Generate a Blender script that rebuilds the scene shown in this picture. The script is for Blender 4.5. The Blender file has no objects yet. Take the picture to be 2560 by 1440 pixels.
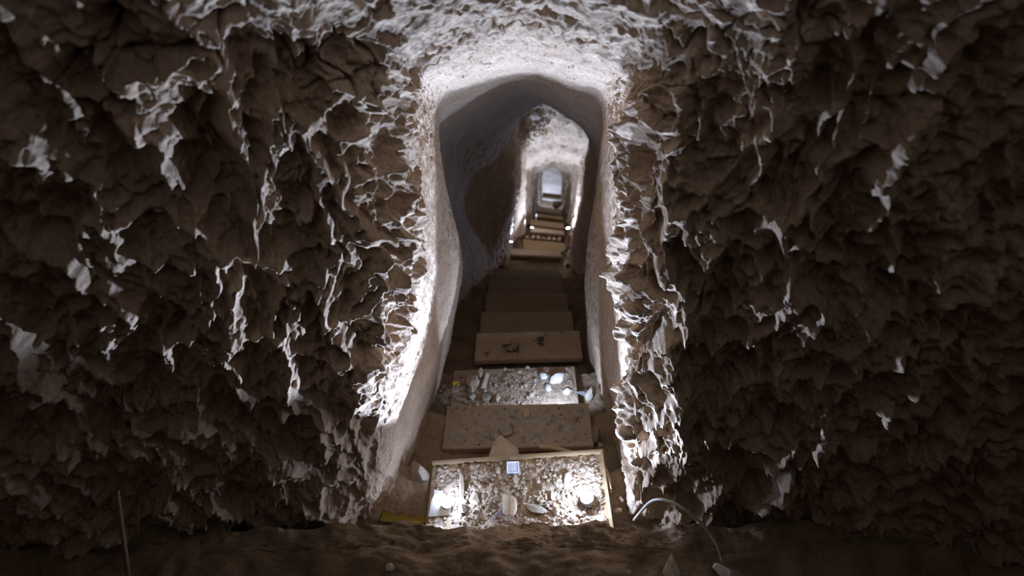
import bpy, bmesh, math, random
import numpy as np
from mathutils import Vector, Matrix

# ------------------------------------------------------------------ camera, world, light, exposure
sc = bpy.context.scene
col = sc.collection
PITCH = math.radians(38.0)
FPX = 1500.0                                   # focal length in pixels of the 2560 px wide frame
cd = bpy.data.cameras.new('camera')
cam = bpy.data.objects.new('camera', cd)
col.objects.link(cam)
cd.sensor_fit = 'HORIZONTAL'
cd.sensor_width = 36.0
cd.lens = FPX / 2560.0 * 36.0
cd.clip_start = 0.02
cam.location = (0, 0, 0)
cam.rotation_euler = (math.pi / 2 - PITCH, 0, 0)
cd.dof.use_dof = True
cd.dof.focus_distance = 1.6
cd.dof.aperture_fstop = 2.6
sc.camera = cam

w = bpy.data.worlds.new('world')
sc.world = w
w.use_nodes = True
w.node_tree.nodes['Background'].inputs[0].default_value = (0, 0, 0, 1)
w.node_tree.nodes['Background'].inputs[1].default_value = 0.0

sc.view_settings.view_transform = 'Standard'
sc.view_settings.look = 'None'
sc.view_settings.gamma = 1.0
sc.view_settings.use_curve_mapping = False
sc.view_settings.exposure = 0.0
sc.cycles.use_denoising = True
sc.cycles.adaptive_threshold = 0.015
sc.cycles.max_bounces = 8
sc.cycles.diffuse_bounces = 6
sc.cycles.sample_clamp_indirect = 6.0

RES = 1.0                                      # density of the tunnel meshes
COOL = (0.74, 1.0, 1.58)                      # colour of the white LED spots

# ------------------------------------------------------------------ small helpers
CP, SP = math.cos(PITCH), math.sin(PITCH)


def ray(px, py):
    x = (px - 1280.0) / FPX
    y = (720.0 - py) / FPX
    return np.array([x, CP + y * SP, -SP + y * CP])


def atY(px, py, Y):
    r = ray(px, py)
    return r * (Y / r[1])


def atZ(px, py, Z):
    r = ray(px, py)
    return r * (Z / r[2])


def atD(px, py, d):
    return ray(px, py) * d


def stairline(Y):                              # the line through the nosings
    return -1.058 - 0.4645 * Y


def tag(o, label=None, cat=None, group=None, kind=None):
    if label: o['label'] = label
    if cat: o['category'] = cat
    if group: o['group'] = group
    if kind: o['kind'] = kind
    return o


def empty(name, loc=(0, 0, 0)):
    o = bpy.data.objects.new(name, None)
    o.location = loc
    o.empty_display_size = 0.05
    col.objects.link(o)
    return o


def link(name, me, mat, parent=None, smooth=False):
    o = bpy.data.objects.new(name, me)
    col.objects.link(o)
    if mat is not None and len(me.materials) == 0:
        me.materials.append(mat)
    if parent is not None:
        o.parent = parent
    if smooth:
        me.polygons.foreach_set('use_smooth', np.ones(len(me.polygons), bool))
    return o


def bm_obj(name, bm, mat, parent=None, smooth=False):
    me = bpy.data.meshes.new(name)
    bm.normal_update()
    bm.to_mesh(me)
    bm.free()
    return link(name, me, mat, parent, smooth)


# ------------------------------------------------------------------ noise (numpy)
_rs = np.random.RandomState(7)
PERM = np.concatenate([_rs.permutation(256)] * 3).astype(np.int32)
_g = _rs.normal(size=(256, 3))
GRAD = (_g / np.linalg.norm(_g, axis=1)[:, None]).astype(np.float32)
JIT = _rs.rand(256, 3).astype(np.float32)


def _hash(ix, iy, iz):
    return PERM[PERM[PERM[ix & 255] + (iy & 255)] + (iz & 255)]


def pnoise(P, off=0.0):
    P = (P + off).astype(np.float32)
    I = np.floor(P).astype(np.int32)
    f = P - I
    u = f * f * f * (f * (f * 6 - 15) + 10)
    out = 0
    for dx in (0, 1):
        wx = u[:, 0] if dx else 1 - u[:, 0]
        for dy in (0, 1):
            wy = u[:, 1] if dy else 1 - u[:, 1]
            for dz in (0, 1):
                wz = u[:, 2] if dz else 1 - u[:, 2]
                g = GRAD[_hash(I[:, 0] + dx, I[:, 1] + dy, I[:, 2] + dz)]
                d = g[:, 0] * (f[:, 0] - dx) + g[:, 1] * (f[:, 1] - dy) + g[:, 2] * (f[:, 2] - dz)
                out = out + wx * wy * wz * d
    return out * 1.5


def fbm(P, octaves=4, off=0.0, gain=0.5, lac=2.03):
    out, a = 0, 1.0
    for k in range(octaves):
        out = out + a * pnoise(P, off + 13.7 * k)
        P = P * lac
        a *= gain
    return out


def ridged(P, octaves=4, off=0.0, gain=0.5):
    out, a, wgt = 0, 1.0, 1.0
    for k in range(octaves):
        n = 1 - np.abs(pnoise(P, off + 9.1 * k)) * 1.6
        n = np.clip(n, 0, 1) ** 2 * wgt
        out = out + a * n
        wgt = np.clip(n * 1.6, 0, 1)
        P = P * 2.07
        a *= gain
    return out


def worley(P, off=0.0, jitter=1.0):
    """F1, F2 and a 0..1 value of the nearest cell"""
    P = (P + off).astype(np.float32)
    I = np.floor(P).astype(np.int32)
    f = P - I
    n = len(P)
    F1 = np.full(n, 9.0, np.float32)
    F2 = np.full(n, 9.0, np.float32)
    cid = np.zeros(n, np.int32)
    for dx in (-1, 0, 1):
        for dy in (-1, 0, 1):
            for dz in (-1, 0, 1):
                h = _hash(I[:, 0] + dx, I[:, 1] + dy, I[:, 2] + dz)
                j = (JIT[h] - 0.5) * jitter + 0.5
                d = (f[:, 0] - dx - j[:, 0]) ** 2 + (f[:, 1] - dy - j[:, 1]) ** 2 + (f[:, 2] - dz - j[:, 2]) ** 2
                m = d < F1
                F2 = np.where(m, F1, np.minimum(F2, d))
                cid = np.where(m, h, cid)
                F1 = np.where(m, d, F1)
    return np.sqrt(F1), np.sqrt(F2), cid


def sstep(a, b, x):
    t = np.clip((x - a) / (b - a), 0, 1)
    return t * t * (3 - 2 * t)


# ------------------------------------------------------------------ materials
def nodes(name):
    m = bpy.data.materials.new(name)
    m.use_nodes = True
    nt = m.node_tree
    for n in list(nt.nodes):
        nt.nodes.remove(n)
    out = nt.nodes.new('ShaderNodeOutputMaterial')
    b = nt.nodes.new('ShaderNodeBsdfPrincipled')
    nt.links.new(b.outputs[0], out.inputs[0])
    b.inputs['Specular IOR Level'].default_value = 0.2
    return m, nt, b


def ramp(nt, stops):
    r = nt.nodes.new('ShaderNodeValToRGB')
    e = r.color_ramp.elements
    while len(e) < len(stops):
        e.new(0.5)
    for el, (p, c) in zip(e, stops):
        el.position = p
        el.color = (*c, 1)
    return r


def earth_mat(name, stops, scale=9.0, bump=0.004, bscale=160.0, rough=0.95, stretch=(1, 1, 1), fine=(0.75, 1.15)):
    m, nt, b = nodes(name)
    tc = nt.nodes.new('ShaderNodeTexCoord')
    mp = nt.nodes.new('ShaderNodeMapping')
    mp.inputs['Scale'].default_value = stretch
    nt.links.new(tc.outputs['Object'], mp.inputs[0])
    n1 = nt.nodes.new('ShaderNodeTexNoise')
    n1.inputs['Scale'].default_value = scale
    n1.inputs['Detail'].default_value = 6
    n1.inputs['Roughness'].default_value = 0.6
    nt.links.new(mp.outputs[0], n1.inputs['Vector'])
    r = ramp(nt, stops)
    nt.links.new(n1.outputs[0], r.inputs[0])
    n2 = nt.nodes.new('ShaderNodeTexNoise')
    n2.inputs['Scale'].default_value = scale * 14
    n2.inputs['Detail'].default_value = 4
    nt.links.new(mp.outputs[0], n2.inputs['Vector'])
    mr = nt.nodes.new('ShaderNodeMapRange')
    mr.inputs[1].default_value = 0.3
    mr.inputs[2].default_value = 0.7
    mr.inputs[3].default_value = fine[0]
    mr.inputs[4].default_value = fine[1]
    nt.links.new(n2.outputs[0], mr.inputs[0])
    mx = nt.nodes.new('ShaderNodeMix')
    mx.data_type = 'RGBA'
    mx.blend_type = 'MULTIPLY'
    mx.inputs[0].default_value = 1.0
    nt.links.new(r.outputs[0], mx.inputs[6])
    nt.links.new(mr.outputs[0], mx.inputs[7])
    nt.links.new(mx.outputs[2], b.inputs['Base Color'])
    b.inputs['Roughness'].default_value = rough
    n3 = nt.nodes.new('ShaderNodeTexNoise')
    n3.inputs['Scale'].default_value = bscale
    n3.inputs['Detail'].default_value = 5
    n3.inputs['Roughness'].default_value = 0.65
    nt.links.new(mp.outputs[0], n3.inputs['Vector'])
    bp = nt.nodes.new('ShaderNodeBump')
    bp.inputs['Strength'].default_value = 0.8
    bp.inputs['Distance'].default_value = bump
    nt.links.new(n3.outputs[0], bp.inputs['Height'])
    nt.links.new(bp.outputs[0], b.inputs['Normal'])
    return m


def plain(name, c, rough=0.6, metal=0.0, bump=0.0, emit=None, trans=0.0, alpha=1.0):
    m, nt, b = nodes(name)
    n = nt.nodes.new('ShaderNodeTexNoise')
    n.inputs['Scale'].default_value = 60
    r = ramp(nt, [(0.3, tuple(x * 0.85 for x in c)), (0.7, tuple(min(1, x * 1.1) for x in c))])
    nt.links.new(n.outputs[0], r.inputs[0])
    nt.links.new(r.outputs[0], b.inputs['Base Color'])
    b.inputs['Roughness'].default_value = rough
    b.inputs['Metallic'].default_value = metal
    if trans:
        b.inputs['Transmission Weight'].default_value = trans
    if emit:
        b.inputs['Emission Color'].default_value = (*emit[0], 1)
        b.inputs['Emission Strength'].default_value = emit[1]
    if bump:
        bp = nt.nodes.new('ShaderNodeBump')
        bp.inputs['Distance'].default_value = bump
        nt.links.new(n.outputs[0], bp.inputs['Height'])
        nt.links.new(bp.outputs[0], b.inputs['Normal'])
    return m


M_WALL = earth_mat('tunnel_earth', [(0.25, (0.31, 0.21, 0.135)), (0.5, (0.42, 0.295, 0.195)), (0.75, (0.50, 0.375, 0.265))], 8, 0.004, 130)
M_CEIL = earth_mat('ceiling_earth', [(0.25, (0.36, 0.255, 0.17)), (0.5, (0.46, 0.335, 0.23)), (0.75, (0.52, 0.395, 0.285))], 8, 0.004, 130)
M_FLOOR = earth_mat('floor_dirt', [(0.25, (0.18, 0.12, 0.07)), (0.5, (0.28, 0.19, 0.115)), (0.75, (0.37, 0.26, 0.165))], 14, 0.004, 220)
M_GRAVEL = earth_mat('gravel_stone', [(0.3, (0.22, 0.15, 0.095)), (0.5, (0.36, 0.265, 0.18)), (0.7, (0.50, 0.39, 0.28))], 40, 0.001, 400)
M_STONE = earth_mat('limestone', [(0.3, (0.38, 0.285, 0.20)), (0.5, (0.47, 0.365, 0.265)), (0.7, (0.55, 0.44, 0.34))], 25, 0.001, 300)
M_TAN = earth_mat('tan_rock', [(0.3, (0.38, 0.27, 0.17)), (0.5, (0.50, 0.37, 0.25)), (0.7, (0.58, 0.45, 0.32))], 30, 0.001, 300)
M_GREY = earth_mat('grey_rock', [(0.3, (0.24, 0.19, 0.14)), (0.5, (0.33, 0.27, 0.20)), (0.7, (0.42, 0.34, 0.27))], 30, 0.001, 300)
M_WHITE = earth_mat('white_chalk', [(0.3, (0.68, 0.62, 0.55)), (0.5, (0.78, 0.72, 0.65)), (0.7, (0.85, 0.80, 0.73))], 30, 0.0008, 250)


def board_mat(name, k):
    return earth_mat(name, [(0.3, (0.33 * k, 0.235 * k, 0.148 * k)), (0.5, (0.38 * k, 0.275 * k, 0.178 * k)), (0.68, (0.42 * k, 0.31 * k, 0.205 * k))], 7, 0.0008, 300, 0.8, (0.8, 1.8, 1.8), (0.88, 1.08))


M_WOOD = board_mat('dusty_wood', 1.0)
M_BOARDS = [board_mat('board_lit', 1.45), board_mat('board_less_lit', 1.32), board_mat('board_dimmed', 1.15), board_mat('board_shaded', 0.95), board_mat('board_deep_shade', 0.7)]  # one wood, painted darker board by board as light fades down the stair
M_WOODD = earth_mat('bare_wood', [(0.3, (0.25, 0.17, 0.085)), (0.5, (0.34, 0.23, 0.12)), (0.7, (0.42, 0.30, 0.16))], 9, 0.0008, 300, 0.8, (0.5, 5, 5))
M_STAIN = earth_mat('dark_soil_stain', [(0.3, (0.10, 0.075, 0.05)), (0.5, (0.14, 0.105, 0.075)), (0.7, (0.18, 0.14, 0.10))], 50, 0.001, 400)
M_STICK = earth_mat('pale_stick', [(0.3, (0.34, 0.24, 0.13)), (0.5, (0.45, 0.33, 0.19)), (0.7, (0.52, 0.40, 0.25))], 20, 0.001, 200)
M_BLACK = plain('black_rubber', (0.02, 0.018, 0.016), 0.5)
M_CABLE = plain('pale_cable', (0.42, 0.36, 0.30), 0.55)
M_BROWNC = plain('brown_cable', (0.20, 0.13, 0.08), 0.55)
M_YELLOW = plain('yellow_petal', (0.62, 0.40, 0.03), 0.7)
M_OCHRE = plain('ochre_cloth', (0.34, 0.22, 0.03), 0.85, bump=0.004)
M_STRAW = plain('dry_straw', (0.52, 0.40, 0.28), 0.8)
M_METAL = plain('grey_metal', (0.30, 0.30, 0.31), 0.45, 0.6)
M_PLAST = plain('frosted_plastic', (0.62, 0.64, 0.70), 0.25)
M_PLASTL = plain('pale_plastic', (0.85, 0.87, 0.92), 0.2)
M_LENS = plain('lamp_lens', (0.9, 0.9, 0.95), 0.3, emit=((0.85, 0.93, 1.0), 40.0))
M_BLUE = plain('pale_blue_paper', (0.55, 0.58, 0.75), 0.6)

# ------------------------------------------------------------------ the tunnel: cross-sections
# Every station is an upright cross-section at distance Y: floor-left, three points up the left wall,
# left springing, crown, right springing, three points down the right wall, floor-right.


def sec3(Y, xl, xr, zsl, ztop, zsr=None, zf=None, cx=None):
    zf = stairline(Y) - 0.12 if zf is None else zf
    zsr = zsl if zsr is None else zsr
    pts = []
    for k in range(5):
        pts.append((xl[k], zf + (zsl - zf) * k / 4))
    pts.append(((xl[4] + xr[4]) / 2 if cx is None else cx, ztop))
    for k in range(5):
        pts.append((xr[4 - k], zsr + (zf - zsr) * k / 4))
    return Y, pts


def secp(Y, L, top, R):
    pts = [tuple(atY(px, py, Y)[[0, 2]]) for px, py in L + [top] + R]
    return Y, pts


STATIONS = [
    sec3(-1.6, [-.9, -.95, -.95, -.85, -.6], [.9, .95, .95, .85, .6], 0.15, 0.35, zf=-1.65),
    sec3(-0.6, [-1.6, -1.65, -1.6, -1.45, -1.05], [1.6, 1.7, 1.65, 1.5, 1.05], 0.3, 0.6, zf=-1.65),
    sec3(0.0, [-1.8, -1.8, -1.75, -1.6, -1.15], [1.9, 1.9, 1.8, 1.65, 1.2], 0.28, 0.55, zf=-1.65),
    sec3(0.42, [-1.85, -1.80, -1.75, -1.6, -1.15], [1.95, 1.90, 1.85, 1.65, 1.20], 0.35, 0.60, zf=-1.65),
    secp(0.804, [(-640, 1450), (-480, 1130), (-430, 790), (-330, 420), (-200, 0)], (1282, -620),
         [(3050, 0), (3150, 400), (3200, 770), (3160, 1110), (3100, 1450)]),
    secp(0.828, [(60, 1400), (20, 1130), (50, 810), (120, 440), (240, 40)], (1282, -400),
         [(2400, 60), (2480, 430), (2520, 790), (2460, 1110), (2380, 1400)]),
    secp(0.875, [(430, 1380), (380, 1110), (410, 800), (450, 450), (500, 90)], (1284, -260),
         [(2010, 110), (2060, 440), (2070, 790), (2020, 1100), (1950, 1380)]),
    secp(0.945, [(720, 1350), (680, 1080), (700, 790), (690, 470), (700, 130)], (1286, -150),
         [(1790, 150), (1770, 450), (1760, 780), (1730, 1060), (1700, 1345)]),
    secp(0.99, [(935, 1330), (905, 1050), (925, 785), (900, 480), (880, 175)], (1290, -60),
         [(1690, 175), (1622, 460), (1600, 760), (1585, 1030), (1580, 1310)]),
    secp(1.10, [(985, 1240), (1000, 1000), (1010, 760), (985, 480), (985, 200)], (1295, 30),
         [(1620, 205), (1585, 470), (1575, 740), (1570, 980), (1560, 1230)]),
    secp(1.45, [(1055, 1090), (1080, 920), (1095, 720), (1060, 470), (1050, 230)], (1300, 115),
         [(1560, 235), (1540, 450), (1540, 690), (1530, 900), (1530, 1080)]),
    secp(2.05, [(1112, 905), (1138, 790), (1152, 630), (1112, 455), (1100, 285)], (1310, 188),
         [(1500, 262), (1497, 420), (1470, 620), (1466, 790), (1478, 900)]),
    sec3(2.40, [-.36, -.38, -.40, -.37, -.33], [.42, .43, .44, .42, .37], -1.07, -.84),
    sec3(3.10, [-.33, -.36, -.38, -.35, -.30], [.48, .48, .49, .47, .42], -1.38, -1.15),
    sec3(3.90, [-.20, -.22, -.22, -.16, -.05], [.58, .60, .62, .62, .56], -1.72, -1.48),
    secp(4.30, [(1248, 665), (1262, 590), (1287, 500), (1290, 400), (1294, 300)], (1385, 248),
         [(1474, 310), (1462, 410), (1455, 500), (1432, 590), (1422, 660)]),
    sec3(4.50, [-.06, -.04, .02, .05, .06], [.50, .60, .68, .72, .66], -1.98, -1.73),
    secp(5.60, [(1284, 605), (1288, 570), (1294, 510), (1300, 440), (1306, 376)], (1385, 336),
         [(1466, 372), (1462, 430), (1454, 500), (1440, 560), (1430, 600)]),
    secp(6.30, [(1312, 582), (1312, 540), (1313, 490), (1313, 440), (1316, 400)], (1383, 368),
         [(1449, 402), (1447, 450), (1440, 500), (1430, 550), (1424, 580)]),
    secp(6.50, [(1302, 576), (1300, 540), (1298, 490), (1298, 440), (1304, 408)], (1383, 376),
         [(1462, 408), (1462, 450), (1456, 500), (1444, 550), (1430, 572)]),
    secp(7.40, [(1332, 553), (1332, 520), (1332, 490), (1333, 460), (1336, 432)], (1385, 412),
         [(1433, 432), (1434, 460), (1430, 490), (1425, 520), (1418, 552)]),
    secp(7.60, [(1322, 548), (1322, 520), (1322, 490), (1322, 460), (1328, 430)], (1385, 411),
         [(1442, 430), (1444, 460), (1440, 490), (1434, 520), (1426, 546)]),
    secp(9.00, [(1343, 527), (1343, 510), (1343, 485), (1343, 455), (1346, 432)], (1383, 414),
         [(1420, 432), (1421, 455), (1418, 485), (1413, 505), (1408, 526)]),
    secp(9.25, [(1335, 524), (1335, 508), (1335, 485), (1335, 455), (1340, 432)], (1383, 414),
         [(1426, 432), (1428, 455), (1426, 485), (1420, 505), (1414, 522)]),
    secp(11.3, [(1354, 503), (1354, 492), (1354, 470), (1354, 445), (1356, 425)], (1380, 412),
         [(1404, 425), (1406, 445), (1405, 470), (1404, 490), (1404, 502)]),
    secp(12.4, [(1350, 498), (1350, 486), (1350, 465), (1350, 442), (1352, 422)], (1380, 410),
         [(1410, 422), (1411, 442), (1410, 465), (1409, 484), (1408, 496)]),
]
SY = np.array([s[0] for s in STATIONS])
SX = np.array([[p[0] for p in s[1]] for s in STATIONS])       # stations x 11
SZ = np.array([[p[1] for p in s[1]] for s in STATIONS])


def pchip(x, y, xq):
    """monotone cubic interpolation along axis 0"""
    h = np.diff(x)[:, None]
    d = np.diff(y, axis=0) / h
    m = np.zeros_like(y)
    s = d[:-1] * d[1:] > 0
    w1 = 2 * h[1:] + h[:-1]
    w2 = h[1:] + 2 * h[:-1]
    with np.errstate(divide='ignore', invalid='ignore'):
        hm = (w1 + w2) / (w1 / d[:-1] + w2 / d[1:])
    m[1:-1] = np.where(s, hm, 0)
    m[0] = d[0]
    m[-1] = d[-1]
    i = np.clip(np.searchsorted(x, xq) - 1, 0, len(x) - 2)
    t = ((xq - x[i]) / (x[i + 1] - x[i]))[:, None]
    hh = h[i]
    return ((2 * t ** 3 - 3 * t ** 2 + 1) * y[i] + (t ** 3 - 2 * t ** 2 + t) * hh * m[i]
            + (-2 * t ** 3 + 3 * t ** 2) * y[i + 1] + (t ** 3 - t ** 2) * hh * m[i + 1])


def along(parts):
    out = []
    for a, b, n in parts:
        n = max(3, int(n * RES))
        out.append(np.linspace(a, b, n, endpoint=False))
    return np.concatenate(out + [np.array([parts[-1][1]])])


YV = along([(-1.6, 0.42, 50), (0.42, 0.804, 50), (0.804, 0.828, 110), (0.828, 0.945, 340), (0.945, 0.99, 130), (0.99, 1.04, 70), (1.04, 1.25, 150), (1.25, 2.1, 210),
            (2.1, 4.2, 130), (4.2, 5.6, 110), (5.6, 7.7, 90), (7.7, 12.4, 110)])
SXi = pchip(SY, SX, YV)
SZi = pchip(SY, SZ, YV)

# around: anchors -> dense; the arch gets two extra anchors so that it is round-shouldered
T11 = np.array([0, 1, 2, 3, 4, 6, 8, 9, 10, 11, 12], float)     # anchor parameters


def arch_fill(X, Z):
    k = 0.60
    lx = X[:, 5] + (X[:, 4] - X[:, 5]) * k
    lz = Z[:, 4] + (Z[:, 5] - Z[:, 4]) * k
    rx = X[:, 5] + (X[:, 6] - X[:, 5]) * k
    rz = Z[:, 6] + (Z[:, 5] - Z[:, 6]) * k
    Xn = np.concatenate([X[:, :5], lx[:, None], X[:, 5:6], rx[:, None], X[:, 6:]], axis=1)
    Zn = np.concatenate([Z[:, :5], lz[:, None], Z[:, 5:6], rz[:, None], Z[:, 6:]], axis=1)
    return Xn, Zn


AX, AZ = arch_fill(SXi, SZi)                                     # nY x 13
NU_L, NU_C, NU_R = int(430 * RES), int(330 * RES), int(430 * RES)
U = np.concatenate([np.linspace(0, 4, NU_L, endpoint=False), np.linspace(4, 8, NU_C, endpoint=False), np.linspace(8, 12, NU_R + 1)])


def around(A):
    n = A.shape[1]
    i = np.clip(np.floor(U).astype(int), 0, n - 2)
    t = U - i
    p0 = A[:, np.maximum(i - 1, 0)]
    p1 = A[:, i]
    p2 = A[:, i + 1]
    p3 = A[:, np.minimum(i + 2, n - 1)]
    return 0.5 * (2 * p1 + (p2 - p0) * t + (2 * p0 - 5 * p1 + 4 * p2 - p3) * t ** 2 + (3 * p1 - p0 - 3 * p2 + p3) * t ** 3)


GX, GZ = around(AX), around(AZ)
nv, nu = GX.shape
G = np.stack([GX, np.repeat(YV[:, None], nu, 1), GZ], axis=-1)


def gnormals(G):
    du = np.gradient(G, axis=1)
    dv = np.gradient(G, axis=0)
    n = np.cross(dv, du)
    return n / np.maximum(np.linalg.norm(n, axis=-1, keepdims=True), 1e-9)


N0 = gnormals(G).reshape(-1, 3)
P = G.reshape(-1, 3).astype(np.float32)
Yf = P[:, 1]
Uf = np.tile(U, nv)
ceil_w = sstep(3.4, 4.8, Uf) * (1 - sstep(7.2, 8.6, Uf))
rough_edge = 1.30 + 0.10 * pnoise(P * 4, 3.0) - 0.22 * sstep(-0.85, -1.15, P[:, 2])
rough_w = 1 - sstep(-0.22, 0.10, Yf - rough_edge)
rough_w = np.where(ceil_w > 0, np.maximum(rough_w * (1 - 0.75 * ceil_w), 0), rough_w)
left_w = 1 - sstep(5, 7, Uf)

h = np.zeros(len(P), np.float32)
# broad lumps everywhere
far_w = sstep(0.30, 0.95, np.abs(P[:, 0]))
mouth_w = rough_w * (1.30 - 0.25 * far_w)
h += (0.020 * (1 - 0.3 * far_w) * fbm(P * 2.6, 3, 5.0)) * (0.35 + 0.65 * rough_w) * (1 - 0.5 * sstep(4, 5, Yf))
# scalloped pits with sharp rims on the rough mouth walls
W = np.stack([pnoise(P * 5, 21.0), pnoise(P * 5, 41.0), pnoise(P * 5, 61.0)], -1)
W2 = np.stack([pnoise(P * 17, 121.0), pnoise(P * 17, 141.0), pnoise(P * 17, 161.0)], -1)
W3 = np.stack([pnoise(P * 45, 221.0), pnoise(P * 45, 241.0), pnoise(P * 45, 261.0)], -1)
Q = P + W * 0.06 + W2 * 0.022 + W3 * 0.006
right_w = sstep(6, 8, Uf)
F1, F2, _ = worley(Q * np.array([8.5, 8.5, 3.4], np.float32), 2.0)
h += mouth_w * (0.066 - 0.012 * right_w) * (F1 - 0.52)
h += mouth_w * 0.014 * np.exp(-((F2 - F1) / 0.09) ** 2)
Q2 = P + W * 0.045 + W2 * 0.022 + W3 * 0.008
F1b, F2b, cb = worley(Q2 * np.array([18.0, 18.0, 6.0], np.float32), 8.0)
h += mouth_w * (0.55 + 0.45 * sstep(0.30, 0.50, np.abs(P[:, 0]))) * (0.036 + 0.014 * right_w) * (F1b - 0.5) * (0.6 + 0.7 * (pnoise(P * 3.1, 77.0) + 0.4))
h += mouth_w * 0.008 * np.exp(-((F2b - F1b) / 0.11) ** 2)
# drip-like upright ridges
h += mouth_w * 0.016 * (ridged(Q * np.array([11.0, 11.0, 2.8], np.float32), 4, 15.0) - 0.5)
# chips: every small cell is tilted its own way
Pc = P * np.array([34.0, 34.0, 26.0], np.float32) + W2 * 0.5
F1c, F2c, cc = worley(Pc, 4.0)
h += (0.25 + rough_w) * 0.0075 * (JIT[cc][:, 0] - 0.5) * sstep(0.0, 0.12, F2c - F1c)
# fine grain
h += (0.0035 + 0.006 * rough_w) * fbm(P * 28, 4, 31.0, 0.55)
h += 0.0022 * (1 - rough_w) * fbm(P * np.array([30, 30, 14], np.float32), 3, 51.0) * (1 + sstep(4, 4.5, Yf))
# ceiling: flaking plates split by cracks
F1d, F2d, cdp = worley((P + W2 * 0.03) * np.array([13.0, 20.0, 15.0], np.float32), 6.0)
crack = 1 - sstep(0.0, 0.10, F2d - F1d)
crack_on = sstep(-0.05, 0.35, pnoise(P * 6.5, 91.0) + 0.06)
up_w = sstep(2.8, 4.0, Uf) * (1 - sstep(7.9, 9.2, Uf)) * (1 - sstep(1.6, 2.0, Yf))
h += -0.022 * up_w * crack * crack_on
h += up_w * 0.008 * (JIT[cdp][:, 1] - 0.5) * (1 - crack)
lay = ridged(P * np.array([6, 26, 26], np.float32) + W2 * 0.3, 3, 19.0)
h += 0.006 * up_w * (lay - 0.6)
deep_c = ceil_w * sstep(4.25, 4.5, Yf)
h += deep_c * 0.050 * (ridged(P * np.array([5, 6, 6], np.float32), 4, 71.0) - 0.6)
h += sstep(4.2, 4.5, Yf) * (1 - ceil_w) * 0.025 * fbm(P * 6, 3, 81.0)
# keep the bottom right of the chamber hollow
hol = np.exp(-(((Yf - 0.45) / 0.22) ** 2) - (((P[:, 2] + 1.05) / 0.28) ** 2)) * (Uf > 8)
h -= 0.16 * hol
G2 = (P + N0 * h[:, None]).reshape(nv, nu, 3)
del W3, Q2, F1, F2, F1b, F2b, F1c, F2c, F1d, F2d, W, W2, Q, Pc


def grid_mesh(name, g, mat, flip=False):
    a, b = g.shape[:2]
    idx = np.arange(a * b, dtype=np.int32).reshape(a, b)
    q = np.stack([idx[:-1, :-1], idx[:-1, 1:], idx[1:, 1:], idx[1:, :-1]], -1).reshape(-1, 4)
    if flip:
        q = q[:, ::-1]
    me = bpy.data.meshes.new(name)
    me.vertices.add(a * b)
    me.vertices.foreach_set('co', np.ascontiguousarray(g.reshape(-1), np.float32))
    nq = len(q)
    me.loops.add(nq * 4)
    me.loops.foreach_set('vertex_index', np.ascontiguousarray(q.reshape(-1)))
    me.polygons.add(nq)
    me.polygons.foreach_set('loop_start', np.arange(0, nq * 4, 4, dtype=np.int32))
    me.polygons.foreach_set('loop_total', np.full(nq, 4, np.int32))
    me.update(calc_edges=True)
    return link(name, me, mat, None, True)


tag(grid_mesh('wall_left', G2[:, :NU_L + 1], M_WALL, True), kind='structure')
tag(grid_mesh('ceiling', G2[:, NU_L:NU_L + NU_C + 1], M_CEIL, True), kind='structure')
tag(grid_mesh('wall_right', G2[:, NU_L + NU_C:], M_WALL, True), kind='structure')

# ------------------------------------------------------------------ floor of beaten earth, stepped under the boards
NOSE = [1.18 + 0.394 * k for k in range(0, 10)] + [5.45, 6.15, 6.62, 7.15, 7.75, 9.1, 11.0]


def floor_level(Y):
    Y = np.asarray(Y, float)
    lev = np.full(Y.shape, -1.487)
    prev = 0.90
    for n in NOSE:
        zn = stairline(n) - 0.055
        lev = np.where(Y > prev, zn, lev)
        prev = n
    lev = np.where(Y > prev, stairline(12.3) - .05, lev)
    return lev - 0.16 * sstep(4.9, 5.1, Y)


def floor_smooth(Y):
    k = 9
    offs = np.linspace(-0.030, 0.030, k)
    return sum(floor_level(Y + o) for o in offs) / k


FY = along([(-1.6, 0.55, 50), (0.55, 0.80, 90), (0.80, 0.96, 190), (0.96, 2.1, 330), (2.1, 4.4, 190), (4.4, 12.4, 260)])
FM = 0.12 + 0.22 * sstep(1.0, 0.94, FY)
FLX = np.interp(FY, YV, SXi[:, 0]) - FM
FRX = np.interp(FY, YV, SXi[:, 10]) + FM
S = np.linspace(0, 1, int(330 * RES))
FG = np.zeros((len(FY), len(S), 3))
FG[..., 0] = FLX[:, None] + (FRX - FLX)[:, None] * S[None]
FG[..., 1] = FY[:, None]
Pf = FG.reshape(-1, 3).astype(np.float32)
wob = 0.012 * pnoise(Pf * 5, 2.0) + 0.006 * pnoise(Pf * 15, 12.0)
z = floor_smooth(Pf[:, 1] + wob * (Pf[:, 1] > 0.7))
# rubble piled along the foot of the walls
s = np.tile(S, len(FY))
side = np.maximum(sstep(0.30, 0.06, s), sstep(0.72, 0.94, s))
inn = sstep(0.95, 1.02, Pf[:, 1])
z = z + inn * side * 0.07 * (0.7 + 0.8 * pnoise(Pf * 4, 33.0)) * (1 - 0.4 * sstep(4, 5, Pf[:, 1]))
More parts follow.
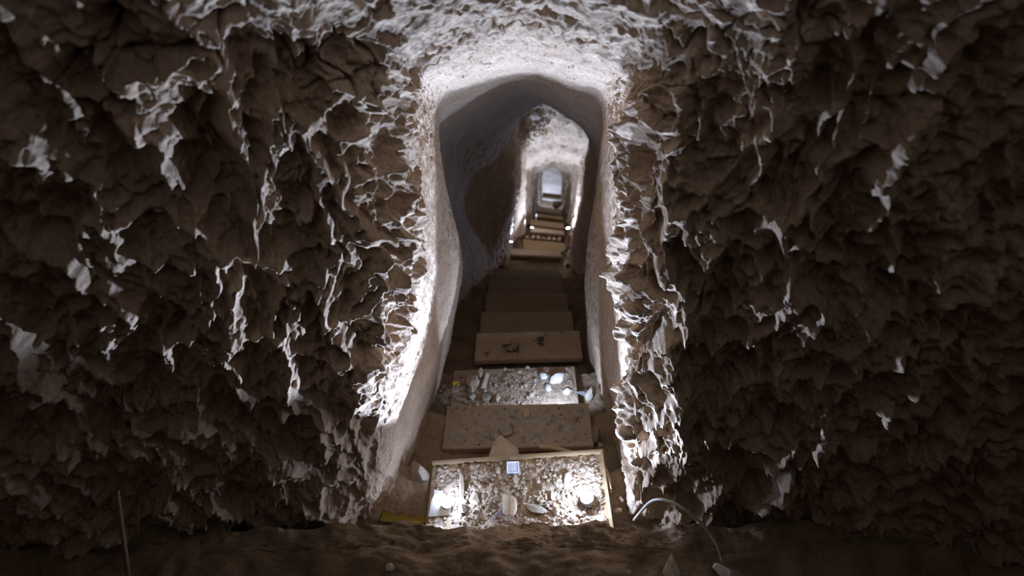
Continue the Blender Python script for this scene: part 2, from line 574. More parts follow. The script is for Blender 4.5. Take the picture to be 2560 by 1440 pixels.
# pits added under and before the second flight so the gaps fall dark
mid = sstep(0.12, 0.24, s) * (1 - sstep(0.76, 0.88, s))
z = z - mid * (0.34 * sstep(5.72, 5.80, Pf[:, 1]) * (1 - sstep(11.0, 11.2, Pf[:, 1])) + 0.42 * sstep(4.06, 4.14, Pf[:, 1]) * (1 - sstep(4.78, 4.86, Pf[:, 1])))
cham = 1 - inn
z = z + cham * (0.035 * fbm(Pf * 4, 3, 44.0) - 0.10 * sstep(0.86, 0.60, Pf[:, 1]))
z = z + cham * 0.03 * sstep(0.5, 1.0, s) * sstep(0.7, 0.9, Pf[:, 1])
z = z + 0.012 * fbm(Pf * 13, 4, 64.0) * (0.5 + cham) + 0.004 * fbm(Pf * 60, 3, 68.0)
FG[..., 2] = z.reshape(len(FY), len(S))
FG[..., 1] += 0.015 * pnoise(Pf * np.array([6, 6, 6], np.float32), 94.0).reshape(FG.shape[:2]) * (FY[:, None] > 0.6)
tag(grid_mesh('floor', FG, M_FLOOR, True), kind='structure')

# end wall
ew = along([(0, 1, 60)])
EX = np.linspace(-0.1, 2.0, 90)
EZ = np.linspace(-7.6, -4.2, 120)
eg = np.zeros((120, 90, 3))
eg[..., 0] = EX[None]
eg[..., 2] = EZ[:, None]
Pe = eg.reshape(-1, 3).astype(np.float32)
eg[..., 1] = (12.25 + 0.06 * fbm(Pe * 2.4, 5, 3.0)).reshape(120, 90)
M_END = earth_mat('end_wall_plaster', [(0.3, (0.46, 0.37, 0.29)), (0.5, (0.57, 0.47, 0.37)), (0.7, (0.64, 0.54, 0.44))], 2.5, 0.01, 30)
tag(grid_mesh('wall_back', eg, M_END), kind='structure')

# ------------------------------------------------------------------ stones
rng = random.Random(11)


def rock_bm(size, seed, sub=2, cuts=9, keep=0.72):
    r = random.Random(seed)
    bm = bmesh.new()
    bmesh.ops.create_icosphere(bm, subdivisions=sub, radius=1.0)
    planes = []
    for _ in range(cuts):
        v = Vector((r.gauss(0, 1), r.gauss(0, 1), r.gauss(0, 1))).normalized()
        planes.append((v, r.uniform(keep - 0.17, keep + 0.15)))
    for v in bm.verts:
        c = v.co.copy()
        for n, d in planes:
            k = c.dot(n)
            if k > d:
                c -= n * (k - d)
        v.co = c * (1 + r.uniform(-0.02, 0.02))
    for v in bm.verts:
        v.co = Vector((v.co.x * size[0], v.co.y * size[1], v.co.z * size[2]))
    return bm


def stone(name, loc, size, rot, mat, label, cat, seed, group=None, sub=3, cuts=15, keep=0.60):
    o = bm_obj(name, rock_bm(size, seed, sub, cuts, keep), mat)
    o.location = loc
    o.rotation_euler = rot
    return tag(o, label, cat, group)


def prism(pts, thick, bevel=0.002, jag=0.0, seed=0):
    """flat shard: an outline in its own plane, given real thickness"""
    r = random.Random(seed)
    bm = bmesh.new()
    vs = [bm.verts.new((x + r.uniform(-jag, jag), y + r.uniform(-jag, jag), 0)) for x, y in pts]
    f = bm.faces.new(vs)
    e = bmesh.ops.extrude_face_region(bm, geom=[f])
    for g in e['geom']:
        if isinstance(g, bmesh.types.BMVert):
            g.co.z += thick
            g.co.x *= 0.93
            g.co.y *= 0.93
    bmesh.ops.recalc_face_normals(bm, faces=bm.faces[:])
    if bevel:
        bmesh.ops.bevel(bm, geom=bm.edges[:], offset=bevel, segments=2, affect='EDGES')
    return bm


def tube(name, pts, rad, mat, parent=None, seg=10):
    cu = bpy.data.curves.new(name, 'CURVE')
    cu.dimensions = '3D'
    cu.bevel_depth = rad
    cu.bevel_resolution = 3
    sp = cu.splines.new('NURBS')
    sp.points.add(len(pts) - 1)
    for p, q in zip(sp.points, pts):
        p.co = (*q, 1)
    sp.use_endpoint_u = True
    sp.order_u = 4
    cu.resolution_u = seg
    tmp = bpy.data.objects.new('tmp', cu)
    col.objects.link(tmp)
    dg = bpy.context.evaluated_depsgraph_get()
    me = bpy.data.meshes.new_from_object(tmp.evaluated_get(dg))
    bpy.data.objects.remove(tmp)
    bpy.data.curves.remove(cu)
    me.name = name
    me.materials.clear()
    o = link(name, me, mat, parent, True)
    return o


# ------------------------------------------------------------------ steps
def box_bm(x0, x1, y0, y1, z0, z1, bev=0.003, sub=0, wob=0.0, seed=0):
    bm = bmesh.new()
    bmesh.ops.create_cube(bm, size=1)
    for v in bm.verts:
        v.co = Vector((x0 + (v.co.x + .5) * (x1 - x0), y0 + (v.co.y + .5) * (y1 - y0), z0 + (v.co.z + .5) * (z1 - z0)))
    if bev:
        bmesh.ops.bevel(bm, geom=bm.edges[:], offset=bev, segments=2, affect='EDGES')
    return bm


def step_frame(pl, pr, Y):
    a = Vector(atY(*pl, Y))
    b = Vector(atY(*pr, Y))
    xa = (b - a)
    wd = xa.length
    xa.normalize()
    ya = Vector((-xa.y, xa.x, 0)).normalized()
    za = xa.cross(ya)
    return (a + b) / 2, xa, ya, za, wd


STEP = {}


def step(key, pl, pr, Y, depth, label, thick=0.028, mat=None, name='wooden_step', pitch=0.0, riser=True, group='wooden steps of the stair'):
    c, xa, ya, za, wd = step_frame(pl, pr, Y)
    root = empty(name, c)
    R = Matrix((xa, ya, za)).transposed().to_4x4() @ Matrix.Rotation(pitch, 4, 'X')
    root.rotation_euler = R.to_euler()
    tag(root, label, 'step', group)
    hw = wd / 2
    bm_obj('tread', box_bm(-hw, hw, -depth, 0, -thick, 0, 0.0025), mat or M_WOOD, root)
    if riser:
        bm_obj('riser', box_bm(-hw + .008, hw - .008, -0.026, -0.004, -0.125, -thick, 0.002), M_WOODD, root)
    STEP[key] = (root, wd, depth, R, c)
    return root


def on_step(key, u, v, up=0.0):
    """world point on a tread: u -1..1 across, v 0 (far edge) .. 1 (near edge)"""
    root, wd, dp, R, c = STEP[key]
    return c + (R @ Vector((u * wd / 2, -v * dp, up)))


def step_px(key, px, py, up=0.0):
    """the point of a tread's plane seen at a pixel of the photograph"""
    root, wd, dp, R, c = STEP[key]
    n = (R @ Vector((0, 0, 1)))
    r = Vector(ray(px, py))
    return r * (c.dot(n) / r.dot(n)) + n * up


bx0 = step(0, (1082, 1158), (1507, 1129), 1.18, 0.34, 'deep gravel covered wooden box step with raised rim, between the two nearest lamps', mat=M_WOODD, name='box_step')
hw0 = STEP[0][1] / 2
bm_obj('rim', box_bm(-hw0, hw0, -0.011, 0.0, 0.0, 0.016, 0.002), M_WOODD, bx0)
bm_obj('rim', box_bm(hw0 - 0.010, hw0, -0.34, -0.011, 0.0, 0.014, 0.002), M_WOODD, bx0)
step(1, (1117, 1015), (1471, 1007), 1.574, 0.205, 'brown plank step strewn with pebbles, between the two gravel covered steps')
step(2, (1135, 926), (1436, 915), 1.94, 0.27, 'brightly lit step covered in pale gravel and white stones')
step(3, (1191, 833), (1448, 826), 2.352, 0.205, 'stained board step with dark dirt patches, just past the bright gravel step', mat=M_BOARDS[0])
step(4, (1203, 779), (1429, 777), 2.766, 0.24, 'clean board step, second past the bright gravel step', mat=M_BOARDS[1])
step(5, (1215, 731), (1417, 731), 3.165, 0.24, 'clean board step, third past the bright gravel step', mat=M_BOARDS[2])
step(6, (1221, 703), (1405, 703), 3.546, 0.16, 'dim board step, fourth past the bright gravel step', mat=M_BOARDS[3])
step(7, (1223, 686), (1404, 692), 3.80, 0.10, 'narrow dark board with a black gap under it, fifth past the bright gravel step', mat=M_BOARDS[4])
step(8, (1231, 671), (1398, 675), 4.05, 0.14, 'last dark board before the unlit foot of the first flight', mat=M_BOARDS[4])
step(9, (1268, 621), (1404, 627), 4.93, 0.10, 'dark edge board with a bright rim where the second flight begins')
step(10, (1308, 598), (1411, 608), 5.50, 0.21, 'warm brown deep board step at the top of the second flight', mat=M_WOODD)
step(11, (1326, 568), (1410, 577), 6.40, 0.09, 'pale narrow step holding the small glowing lamp', mat=M_WOOD)
step(12, (1325, 549), (1409, 558), 6.95, 0.13, 'pale speckled step just beyond the small glowing lamp', mat=M_WOOD)
step(13, (1341, 534), (1407, 543), 7.60, 0.07, 'thin dark step with a bright edge, deep in the tunnel', mat=M_WOODD)
step(14, (1342, 515), (1403, 525), 8.45, 0.12, 'speckled step with a bright far edge, deep in the tunnel', mat=M_WOOD)
step(15, (1356, 481), (1402, 486), 11.2, 0.18, 'farthest brown step below the white end wall', mat=M_WOODD)

# ------------------------------------------------------------------ lamps
def lamp(loc, aim, power, cone, blend, label, spill=0.0, size=0.028, spill_h=0.012, group='small white LED spots'):
    root = empty('led_spotlight', loc)
    d = Vector(aim).normalized()
    root.rotation_euler = d.to_track_quat('Z', 'Y').to_euler()
    tag(root, label, 'lamp', group)
    bm = bmesh.new()
    bmesh.ops.create_cone(bm, cap_ends=True, segments=28, radius1=size * 0.8, radius2=size, depth=0.03, matrix=Matrix.Translation((0, 0, -0.017)))
    bmesh.ops.bevel(bm, geom=[e for e in bm.edges if e.is_boundary is False and e.calc_face_angle(0) > 0.6], offset=0.002, segments=2, affect='EDGES')
    bm_obj('housing', bm, M_METAL, root)
    bm = bmesh.new()
    bmesh.ops.create_cone(bm, cap_ends=True, segments=28, radius1=size * 0.84, radius2=size * 0.78, depth=0.003, matrix=Matrix.Translation((0, 0, 0.0)))
    bm_obj('lens', bm, M_LENS, root)
    ld = bpy.data.lights.new('bulb', 'SPOT')
    ld.energy = power
    ld.color = COOL
    ld.spot_size = math.radians(cone)
    ld.spot_blend = blend
    ld.shadow_soft_size = 0.012
    lo = bpy.data.objects.new('bulb', ld)
    col.objects.link(lo)
    lo.parent = root
    lo.location = (0, 0, 0.016)
    lo.rotation_euler = (math.pi, 0, 0)
    if spill:
        ld = bpy.data.lights.new('spill', 'POINT')
        ld.energy = spill
        ld.color = COOL
        ld.shadow_soft_size = 0.01
        lo = bpy.data.objects.new('spill', ld)
        col.objects.link(lo)
        lo.parent = root
        lo.location = (0, 0, spill_h)
    return root


LR = step_px(0, 1468, 1262, 0.040)
LL = step_px(0, 1122, 1272, 0.035)
lamp(LR, (-0.18, 0.05, 1.0), 76, 96, 0.22, 'white LED spot at the right end of the gravel box step, behind the earth lip', spill=2.6, size=0.02, spill_h=0.02)
lamp(LL, (0.36, 0.05, 1.0), 50, 94, 0.22, 'white LED spot at the left of the gravel box step, by the white block', spill=1.2, size=0.018, spill_h=0.02)
low = lamp(on_step(1, 0.62, -0.16, -0.05), (-0.12, 1.0, 0.1), 3.5, 160, 0.3, 'white LED spot tucked under the pebble strewn plank step', size=0.018)
ld = bpy.data.lights.new('side_fill', 'SPOT')  # added fill inside the fitting, no real bulb; whitens the left inner wall
ld.energy = 18
ld.color = COOL
ld.spot_size = math.radians(54)
ld.spot_blend = 0.35
ld.shadow_soft_size = 0.012
lo = bpy.data.objects.new('side_fill', ld)
col.objects.link(lo)
lo.parent = low
lo.matrix_basis = low.matrix_basis.inverted() @ Matrix.Translation(Vector(on_step(1, 0.55, -0.12, -0.02))) @ (-Vector((-0.48, 0.20, 0.85))).to_track_quat('Z', 'Y').to_matrix().to_4x4()


def floor_lamp(Y, side, aim, power, cone, blend, label, spill, size=0.022):
    xl = np.interp(Y, YV, SXi[:, 1])
    xr = np.interp(Y, YV, SXi[:, 9])
    x = xl + (xr - xl) * side
    return lamp((x, Y, float(floor_level(Y)) + 0.11), aim, power, cone, blend, label, spill, size)


lamp(tuple(atY(1277, 604, 4.74)), (0.12, 0.45, 1.0), 70, 104, 0.25, 'white LED spot low on the left where the second flight begins', spill=0.3, size=0.018)
lamp(tuple(atY(1420, 570, 5.85)), (-0.25, 0.1, 1.0), 40, 150, 0.2, 'white LED spot low against the right wall of the second flight', spill=0.9, size=0.024)
lamp(tuple(atY(1330, 569, 6.25)), (0.1, 0.6, 0.75), 25, 150, 0.2, 'small glowing LED spot on the pale narrow step of the second flight', spill=0.15, size=0.02)
lamp(tuple(atY(1327, 545, 7.66)), (0.2, 0.3, 1.0), 25, 150, 0.3, 'white LED spot on the left, deep behind the third arch', spill=1.0, size=0.015)
floor_lamp(9.6, 0.85, (-0.2, 0.4, 1.0), 50, 150, 0.3, 'white LED spot low on the right deep in the tunnel', 1.2)
floor_lamp(11.6, 0.14, (0.2, 0.6, 0.8), 22, 165, 0.3, 'white LED spot on the left just before the white end wall', 0.6)

# ------------------------------------------------------------------ gravel (beyond counting) and dirt
def gravel(name, key, n, smin, smax, label, seed, mat, region=(-1, 1, 0, 1), layer=0.006, dens=None, group=None):
    r = np.random.RandomState(seed)
    root, wd, dp, R, c = STEP[key]
    bases = []
    for k in range(8):
        bm = rock_bm((1, r.uniform(.65, 1), r.uniform(.5, .8)), 500 + k, 1, 7, 0.7)
        bm.verts.ensure_lookup_table()
        bases.append((np.array([v.co[:] for v in bm.verts]), np.array([[v.index for v in f.verts] for f in bm.faces])))
        bm.free()
    V, F, off = [], [], 0
    # thin bed of soil
    a, b = 90, 60
    gx = np.linspace(region[0], region[1], a)
    gy = np.linspace(region[2], region[3], b)
    X, Y = np.meshgrid(gx, gy, indexing='ij')
    pts = np.stack([X.ravel() * wd / 2, -Y.ravel() * dp, np.zeros(a * b)], -1).astype(np.float32)
    edge = np.minimum(np.minimum(X - region[0], region[1] - X) * wd / 2, np.minimum(Y - region[2], region[3] - Y) * dp).ravel()
    bed = layer * (0.8 + 1.6 * pnoise(pts * 22, 5.0 + seed) + 0.7 * pnoise(pts * 70, 8.0)) * sstep(0.0, 0.02, edge) - 0.001
    pts[:, 2] = bed
    idx = np.arange(a * b).reshape(a, b)
    q = np.stack([idx[:-1, :-1], idx[1:, :-1], idx[1:, 1:], idx[:-1, 1:]], -1).reshape(-1, 4)
    V.append(pts)
    faces = [tuple(x) for x in q]
    off = a * b
    k = 0
    while k < n:
        u = r.uniform(region[0] + .01, region[1] - .01)
        v = r.uniform(region[2] + .01, region[3] - .01)
        if dens is not None and r.rand() > dens(u, v):
            continue
        k += 1
        sz = smin * (smax / smin) ** (r.rand() ** 2.2)
        bv, bf = bases[r.randint(8)]
        al = r.rand() * 6.28
        ca, sa = math.cos(al), math.sin(al)
        x, y, zz = bv[:, 0] * sz, bv[:, 1] * sz, bv[:, 2] * sz
        i0 = int((u - region[0]) / (region[1] - region[0]) * (a - 1))
        j0 = int((v - region[2]) / (region[3] - region[2]) * (b - 1))
        h0 = bed[i0 * b + j0]
        V.append(np.stack([ca * x - sa * y + u * wd / 2, sa * x + ca * y - v * dp, zz + max(h0, 0) + sz * 0.35], -1))
        faces.extend((bf + off).tolist())
        off += len(bv)
    me = bpy.data.meshes.new(name)
    me.from_pydata(np.concatenate(V).tolist(), [], [tuple(f) for f in faces])
    me.update()
    o = link(name, me, mat)
    o.matrix_world = Matrix.Translation(c) @ R
    return tag(o, label, 'gravel', group, 'stuff')


gravel('gravel', 0, 2300, 0.0020, 0.0105, 'loose gravel and soil filling the box step between the two lamps', 3, M_GRAVEL, (-0.97, 0.95, 0.04, 0.99), 0.007,
       lambda u, v: 1.0 if u > -0.7 else 0.55)
gravel('gravel', 2, 1700, 0.0014, 0.0058, 'pale gravel spread over the brightly lit step', 5, M_GRAVEL, (-0.55, 0.99, 0.0, 0.99), 0.004,
       lambda u, v: 0.35 + 0.65 * v)
gravel('gravel', 1, 260, 0.0012, 0.004, 'fine dirt crumbs on the pebble strewn plank step', 9, M_GREY, (-0.97, 0.97, 0.03, 0.97), 0.0015)

gravel('dirt', 3, 200, 0.001, 0.004, 'larger dark dirt patch on the left half of the stained board step', 12, M_STAIN, (-.52, -.12, .38, .80), 0.0016)
gravel('dirt', 3, 90, 0.001, 0.003, 'fainter dark dirt patch right of the middle of the stained board step', 13, M_STAIN, (.12, .40, .14, .62), 0.0010)

# ------------------------------------------------------------------ single stones
PX = {0: 0.00117, 1: 0.00147, 2: 0.00182, 3: 0.00208}


def on(key, px, py, wpx, hpx, mat, label, cat='stone', name='stone', seed=0, flat=0.6, rz=0.0, tilt=0.0, group=None, sub=3, cuts=15, bury=0.75, up=0.003):
    k = PX[key]
    sx, sy = wpx * k / 2, hpx * k / 2 / 0.7
    sz = min(sx, sy) * flat
    p = step_px(key, px, py, up + sz * bury)
    return stone(name, p, (sx, sy, sz), (tilt, 0, rz), mat, label, cat, seed, group, sub, cuts)


on(0, 1272, 1268, 46, 60, M_TAN, 'upright tan rock in the middle of the box step against the earth lip', 'rock', 'rock', 21, 1.25, 0.2, 0.2)
on(0, 1345, 1279, 62, 22, M_GREY, 'jagged brown stone lying right of the upright tan rock', seed=22, flat=0.7, rz=-0.4)
on(0, 1392, 1284, 34, 22, M_STONE, 'pale crumbly stone between the jagged brown stone and the bright lamp', seed=23, flat=0.8)
on(0, 1418, 1203, 30, 46, M_WHITE, 'white notched stone on the box step, up and left of the bright right lamp', seed=24, flat=0.5, rz=-0.15)
on(0, 1457, 1178, 18, 16, M_WHITE, 'small round white stone near the far right corner of the box step', seed=25, flat=0.8)
on(0, 1393, 1216, 16, 26, M_STONE, 'thin pale splinter just left of the white notched stone', seed=26, flat=0.6, rz=0.3)
on(0, 1188, 1252, 34, 38, M_STONE, 'flat squarish grey slab on the left half of the box step', seed=27, flat=0.35, rz=0.6, cuts=9)
on(0, 1248, 1180, 17, 24, M_STONE, 'pale upright chip just left of the small plastic box', seed=28, flat=0.9)
on(0, 1371, 1186, 14, 24, M_STONE, 'curved pale chip right of the small plastic box', seed=29, flat=0.5, rz=0.5)
on(0, 1203, 1192, 20, 10, M_STONE, 'small curved flake on the far left half of the box step', seed=30, flat=0.6)
on(0, 1240, 1231, 13, 18, M_STONE, 'rounded pebble below left of the diamond shaped shard', seed=31, flat=0.9)
on(0, 1381, 1240, 18, 26, M_STONE, 'rounded beige stone left of the bright right lamp', seed=32, flat=0.9)
on(0, 1132, 1265, 26, 26, M_GREY, 'brown stone right beside the standing white block', seed=33, flat=0.8)
on(0, 1157, 1280, 30, 26, M_GREY, 'brown stone against the earth lip, second right of the standing white block', seed=34, flat=0.8)

on(1, 1262, 1086, 44, 30, M_GREY, 'cracked flat stone on the plank step, just above the big triangular rock', seed=41, flat=0.35, cuts=10)
on(1, 1236, 1088, 28, 26, M_GREY, 'flat stone at the left of the cracked stone on the plank step', seed=42, flat=0.35, cuts=10)
on(1, 1288, 1074, 14, 32, M_GREY, 'narrow stone at the right of the cracked stone on the plank step', seed=43, flat=0.5)
on(1, 1280, 1062, 16, 12, M_GREY, 'small stone above the cracked stone on the plank step', seed=44, flat=0.7)

on(2, 1186, 962, 40, 44, M_STONE, 'large pale rock on the left of the brightly lit step', 'rock', 'rock', 51, 0.75, 0.4)
on(2, 1178, 980, 24, 22, M_STONE, 'pale rock at the near foot of the large pale rock', 'rock', 'rock', 52, 0.8)
on(2, 1204, 940, 22, 26, M_STONE, 'pale slab standing behind the large pale rock', seed=53, flat=0.9, rz=0.3, cuts=9)
on(2, 1390, 952, 50, 24, M_WHITE, 'dazzling white jagged stone on the right of the brightly lit step', seed=54, flat=0.9, rz=0.25)
on(2, 1358, 948, 26, 16, M_WHITE, 'small white stone at the left tip of the dazzling white stone', seed=55, flat=0.9)
on(2, 1369, 972, 24, 18, M_WHITE, 'white flat stone in front of the dazzling white stone', seed=56, flat=0.5)
on(2, 1417, 984, 26, 18, M_WHITE, 'grey white flat stone near the right corner of the brightly lit step', seed=57, flat=0.5)
on(2, 1242, 1000, 22, 26, M_TAN, 'pinkish wedge shaped stone at the near edge of the brightly lit step', seed=58, flat=0.7)
on(2, 1218, 1000, 30, 20, M_GREY, 'brown stone left of the pinkish wedge on the brightly lit step', seed=59, flat=0.6)
on(2, 1180, 995, 30, 20, M_GREY, 'grey brown block at the near left edge of the brightly lit step', seed=60, flat=0.7)
on(2, 1263, 958, 14, 12, M_GREY, 'dark pebble left of centre on the brightly lit step', seed=61, flat=0.8)
on(2, 1330, 992, 18, 12, M_STONE, 'rounded pale pebble at the near edge, right of centre of the brightly lit step', seed=62, flat=0.8)
on(2, 1262, 924, 14, 9, M_GREY, 'grey chip on the far edge of the brightly lit step, left of its middle', seed=63, flat=0.7)
on(2, 1320, 922, 14, 9, M_GREY, 'grey chip on the far edge of the brightly lit step, right of its middle', seed=64, flat=0.7)
on(3, 1217, 888, 18, 9, M_GREY, 'brown clod on the near left edge of the stained board step', 'clod', 'clod', 65, 1.0)

# pebbles that nothing tells apart: copies of three kinds
protos = []
for k in range(5):
    bm = rock_bm((1, 0.85, 0.7), 700 + k, 2, 8, 0.72)
    me = bpy.data.meshes.new('pebble')
    bm.to_mesh(me)
    bm.free()
    protos.append(me)


def pebbles(key, n, smin, smax, label, group, seed, mat, box):
    r = random.Random(seed)
    root, wd, dp, R, c = STEP[key]
    for i in range(n):
        me = protos[r.randrange(5)]
        o = bpy.data.objects.new('pebble', me)
        col.objects.link(o)
        if len(me.materials) == 0:
            me.materials.append(mat)
        o.material_slots[0].link = 'OBJECT'
        o.material_slots[0].material = mat
        sz = r.uniform(smin, smax)
        o.location = on_step(key, r.uniform(box[0], box[1]), r.uniform(box[2], box[3]), sz * 0.55)
        o.scale = (sz, sz, sz)
        o.rotation_euler = (r.uniform(-.3, .3), r.uniform(-.3, .3), r.uniform(0, 6))
        tag(o, label, 'pebble', group)


pebbles(1, 46, 0.003, 0.009, 'small brown pebble scattered on the plank step between the two gravel covered steps', 'pebbles on the plank step', 1, M_GREY, (-.92, .94, .06, .94))
pebbles(0, 60, 0.006, 0.011, 'pale pebble among the gravel of the box step', 'pebbles on the box step', 2, M_STONE, (-.92, .92, .06, .8))
pebbles(2, 45, 0.006, 0.013, 'pale pebble among the gravel of the brightly lit step', 'pebbles on the bright gravel step', 4, M_STONE, (-.6, .95, .04, .9))
pebbles(2, 26, 0.006, 0.011, 'dull pebble heaped on the shaded left corner of the brightly lit step', 'pebbles in the shaded corner', 6, M_GREY, (-.98, -.68, .1, .9))
pebbles(3, 12, 0.003, 0.006, 'tiny dark crumb lying on the stained board step', 'crumbs on the stained step', 8, M_STAIN, (-.9, .95, .05, .95))


# flat shards
def shard(key, px, py, pts, thick, rot, mat, label, cat='shard', name='shard', up=0.004, jag=0.0, group=None):
    o = bm_obj(name, prism(pts, thick, min(0.0015, thick * 0.3), jag, int(px)), mat)
    o.location = step_px(key, px, py, up)
    o.rotation_euler = rot
    return tag(o, label, cat, group)


shard(0, 1098, 1278, [(-.034, -.005), (.036, -.012), (.038, .025), (.012, .060), (-.010, .072), (-.022, .050)], 0.022, (1.05, 0, 0.15), M_WHITE,
      'dazzling white block standing on the left end of the box step', 'stone', 'stone', 0.004, 0.002)
shard(0, 1153, 1222, [(-.007, -.048), (.006, -.050), (.008, .0), (.004, .036), (-.006, .044)], 0.012, (0.12, 0.5, 0.12), M_STONE,
      'long pale sliver standing on edge in the left part of the box step', up=0.010)
shard(0, 1289, 1205, [(0, -.024), (.010, -.003), (.002, .022), (-.010, .004)], 0.006, (0.3, 0.1, 0), M_STONE,
      'diamond shaped shard just below the small plastic box', up=0.010)
shard(1, 1317, 1037, [(-.017, -.020), (.006, -.014), (.017, .006), (.002, .024), (-.014, .006)], 0.009, (0.1, 0, 0.05), M_TAN,
      'reddish diamond shaped tile fragment on the plank step', up=0.002)
shard(2, 1452, 985, [(-.030, .010), (.018, -.018), (.030, -.014), (.018, .008)], 0.004, (0.35, -0.15, 0.0), M_METAL,
      'grey flat shard sticking out over the right end of the brightly lit step', up=0.004)
shard(2, 1212, 960, [(-.012, -.04), (.012, -.035), (.012, .045), (-.008, .05)], 0.008, (0.25, 0.5, -0.1), M_STONE,
      'narrow pale strip leaning on the large pale rock', up=0.012)
shard(0, 1238, 1292, [(-.020, -.012), (.020, -.012), (.026, .030), (.010, .012)], 0.0016, (0.9, 0, 0.1), M_BLUE,
      'pale blue paper corner left of the upright tan rock', 'paper', 'paper_scrap', 0.006)

# small clear plastic box with a dark face
pc = step_px(0, 1283, 1175, 0.008)
pb = empty('plastic_box', pc)
pb.rotation_euler = (0.25, 0, 0.02)
tag(pb, 'small square frosted plastic box on the far middle of the box step', 'box')
bm_obj('body', box_bm(-.0185, .0185, -.0175, .0175, 0, .010, .002), M_PLAST, pb)
for a in ((-.0195, .0195, .0145, .0185), (-.0195, .0195, -.0185, -.0145), (-.0195, -.0155, -.0145, .0145), (.0155, .0195, -.0145, .0145)):
    bm_obj('rim', box_bm(a[0], a[1], a[2], a[3], .009, .0125, .0008), M_PLASTL, pb)
bm_obj('mark', box_bm(.0005, .0035, -.003, -.0018, .0098, .0106, .0002), M_PLASTL, pb)
bm_obj('mark', box_bm(.0048, .0062, -.004, .0, .0098, .0106, .0002), M_PLASTL, pb)
bm_obj('mark', box_bm(.0072, .0098, -.004, .0, .0098, .0106, .0002), M_PLASTL, pb)

# rocks and wood between the steps
def floor_at(px, py, up=0.0, Y=None):
    p = atY(px, py, Y)
    return Vector((p[0], p[1], p[2] + up))


o = bm_obj('rock', prism([(-.055, -.05), (.055, -.05), (.060, .0), (.030, .028), (-.012, .058), (-.030, .040), (-.042, .0)], 0.045, 0.004, 0.003, 5), M_STONE)
o.location = floor_at(1256, 1135, 0, 1.30)
o.rotation_euler = (0.25, 0, 0)
tag(o, 'big triangular brown rock wedged between the box step and the plank step', 'rock')
tag(tube('stick', [tuple(floor_at(1347, 1118, 0, 1.32)), tuple(floor_at(1375, 1117, .002, 1.32)), tuple(floor_at(1405, 1123, 0, 1.31)), tuple(floor_at(1440, 1137, 0, 1.29))], 0.0085, M_STICK),
    'pale wooden stick lying behind the far edge of the box step', 'stick')
for (px, py, Y, sx, sy, sz, sd, lab) in (
        (1490, 1085, 1.40, .026, .024, .05, 81, 'brown earthy stone leaning on the right wall beside the plank step'),
        (1500, 1112, 1.33, .014, .012, .012, 82, 'small grey stone in the hollow right of the stick'),
        (1476, 985, 1.72, .03, .03, .04, 83, 'grey stone at the right wall beside the brightly lit step'),
        (1552, 1248, 1.02, .011, .010, .010, 84, 'round pale pebble on the dirt right of the box step'),
        (1545, 1275, .98, .014, .008, .007, 85, 'pale bone like chip below the round pebble right of the box step'),
        (1045, 1180, 1.13, .040, .04, .05, 86, 'brown boulder at the foot of the left wall beside the box step'),
        (1010, 1240, 1.03, .020, .016, .014, 87, 'dull stone on the dirt left of the box step')):
    stone('rock' if sx > .02 else 'stone', floor_at(px, py, 0, Y), (sx, sy, sz), (0, 0, sd), M_STONE if sd in (84, 85) else M_GREY, lab, 'rock' if sx > .02 else 'stone', sd)
bo = empty('wooden_beam', floor_at(1096, 1031, 0, 1.56))
tag(bo, 'dark beam end poking out of the left wall beside the plank step', 'beam')
bm_obj('beam_end', box_bm(-.075, .03, -.03, .03, -.02, .018, .003), M_STAIN, bo)

# yellow flower and dry straw on the left of the bright step
fl = empty('yellow_flower', step_px(2, 1141, 970, 0.02))
tag(fl, 'small crushed yellow flower at the left end of the brightly lit step', 'flower')
for k in range(7):
    a = k * 0.9
    bm = prism([(0, -.003), (.013, -.006), (.019, 0), (.013, .006), (0, .003)], 0.0012, 0)
    q = bm_obj('petal', bm, M_YELLOW, fl)
    q.rotation_euler = (0.3, -0.5, a)
bm = bmesh.new()
bmesh.ops.create_icosphere(bm, subdivisions=2, radius=0.005)
bm_obj('centre', bm, M_OCHRE, fl)


def straw(name, centre, n, spread, length, label, seed, mat):
    r = random.Random(seed)
    bm = bmesh.new()
    for _ in range(n):
        p = Vector(centre) + Vector((r.gauss(0, spread), r.gauss(0, spread), r.uniform(0, .012)))
        d = Vector((r.gauss(0, 1), r.gauss(0, 1), r.gauss(0, .35))).normalized() * r.uniform(.4, 1) * length
        side = d.cross(Vector((0, 0, 1))).normalized() * 0.0008
        upv = Vector((0, 0, 0.0008))
        mid = p + d * .5 + Vector((0, 0, r.uniform(0, .006)))
        rings = []
        for q in (p, mid, p + d):
            rings.append([bm.verts.new(q + side), bm.verts.new(q - side * .5 + upv), bm.verts.new(q - side * .5 - upv)])
        for a, b in zip(rings[:-1], rings[1:]):
            for i in range(3):
                bm.faces.new((a[i], a[(i + 1) % 3], b[(i + 1) % 3], b[i]))
    o = bm_obj(name, bm, mat)
    return tag(o, label, 'straw', None, 'stuff')


straw('straw', step_px(2, 1132, 990, 0.01), 150, .026, .035, 'dry brown straw heaped left of the brightly lit step under the flower', 3, M_STRAW)
straw('straw', floor_at(1092, 1060, 0, 1.50), 120, .022, .05, 'dry straw under the dark beam end left of the plank step', 4, M_STRAW)
for k, (a, b, c, lab) in enumerate((((1512, 1165), (1520, 1195), (1528, 1222), 'bent yellow straw standing along the right rim of the box step'),
                                    ((1517, 1172), (1528, 1200), (1527, 1232), 'thinner yellow straw outside the bent one at the right rim of the box step'))):
    tag(tube('straw_stalk', [tuple(floor_at(*a, 0, 1.12)), tuple(floor_at(*b, 0, 1.08)), tuple(floor_at(*c, 0, 1.04))], 0.0022, M_STICK), lab, 'straw')
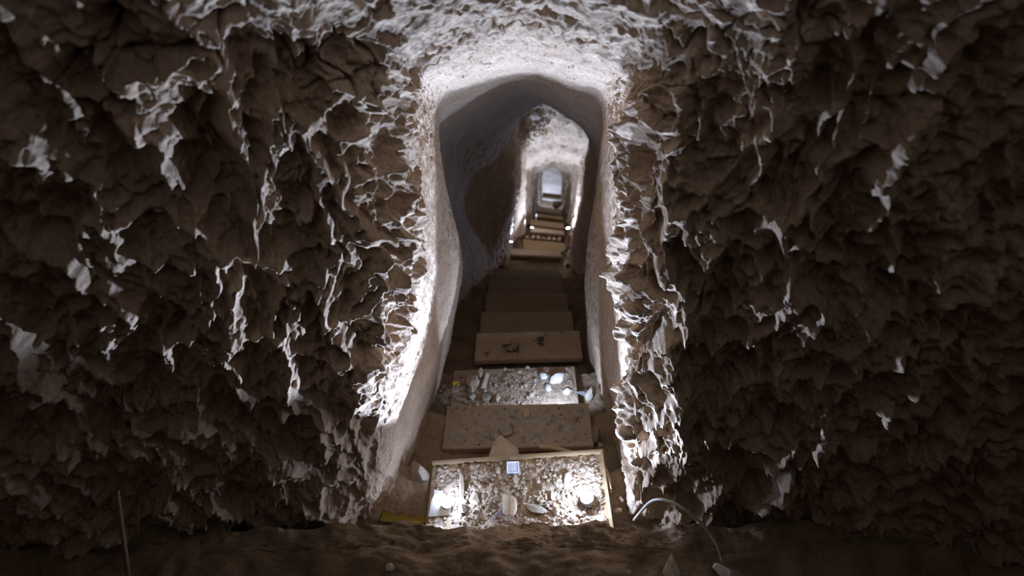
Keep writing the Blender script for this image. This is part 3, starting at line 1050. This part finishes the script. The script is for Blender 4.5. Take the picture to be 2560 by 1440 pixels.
# ochre cloth scrap
oc = bm_obj('cloth_scrap', prism([(-.075, -.014), (-.02, -.02), (.045, -.016), (.075, .0), (.045, .012), (.03, .004), (.0, .018), (-.03, .008), (-.045, .02), (-.07, .012)], 0.006, 0.001, 0.005, 9), M_OCHRE)
oc.location = floor_at(1010, 1296, 0, 0.985)
oc.rotation_euler = (0.3, 0.05, -0.05)
tag(oc, 'ochre yellow cloth scrap beside the left lamp behind the earth lip', 'cloth')

# ------------------------------------------------------------------ cables
tag(tube('cable', [tuple(floor_at(*p)) for p in ((1585, 1300, 0, .93), (1605, 1275, 0, .92), (1622, 1255, .0, .91), (1642, 1247, .0, .88), (1668, 1250, 0, .86), (1705, 1268, .0, .84),
     (1745, 1298, 0, .82), (1780, 1335, 0, .80), (1802, 1375, 0, .78), (1815, 1440, 0, .75))], 0.0040, M_CABLE),
    'pale cable arching over the earth lip on the right', 'cable')
tag(tube('cable', [tuple(floor_at(*p)) for p in ((1402, 634, 0, 4.60), (1418, 624, 0, 4.6), (1432, 614, 0, 4.45), (1448, 607, 0, 4.3), (1460, 598, 0, 4.2))], 0.008, M_BLACK),
    'black cable crossing the right wall where the second flight begins', 'cable')
tag(tube('cable', [tuple(floor_at(*p)) for p in ((1406, 630, 0, 4.62), (1412, 640, 0, 4.55), (1420, 652, 0, 4.45), (1428, 640, 0, 4.5), (1424, 628, 0, 4.6))], 0.007, M_BLACK),
    'black cable loop hanging right of the edge board of the second flight', 'cable')
tag(tube('cable', [tuple(floor_at(*p)) for p in ((1414, 625, 0, 4.95), (1416, 590, 0, 5.30), (1422, 577, 0, 5.35), (1436, 567, 0, 5.05), (1458, 562, 0, 4.7))], 0.006, M_BROWNC),
    'brown cable running from the right lamp of the second flight along the wall', 'cable')
st = tube('stick', [tuple(floor_at(*p)) for p in ((292, 1225, 0, .735), (300, 1290, 0, .715), (312, 1370, 0, .695), (325, 1470, 0, .66))], 0.005, M_BROWNC)
tag(st, 'thin upright stick in the dark lower left corner', 'stick')

# rubble under the first boards of the second flight, and foreground stones
for k in range(7):
    x = 1318 + 13.5 * k
    stone('brick_fragment', floor_at(x, 593 + 0.9 * k, 0, 5.62), (.028 + .008 * (k % 3), .03, .026), (0, 0, k), M_TAN,
          'brown rubble block in the row behind the warm brown step of the second flight', 'rubble', 90 + k, 'rubble row in the second flight')
stone('rock', floor_at(1391, 512, 0, 8.75), (.11, .09, .12), (0, 0, .4), M_GREY, 'brown rock on the right, past the speckled step deep in the tunnel', 'rock', 99)
for k, (px, py, Y, sx, sy, sz, lab) in enumerate((
        (1545, 1440, .76, .05, .035, .02, 'dim grey stone at the bottom edge, below the lamp on the right'),
        (1680, 1436, .75, .06, .035, .02, 'dim grey stone right of its pale neighbour at the bottom edge'),
        (1830, 1442, .73, .05, .035, .02, 'dim stone farthest right along the bottom edge'),
        (975, 1420, .76, .016, .014, .010, 'little dim stone at the bottom edge left of the middle'))):
    stone('stone', floor_at(px, py, 0, Y), (sx, sy, sz), (0, 0, k * 1.3), M_GREY, lab, 'stone', 110 + k)
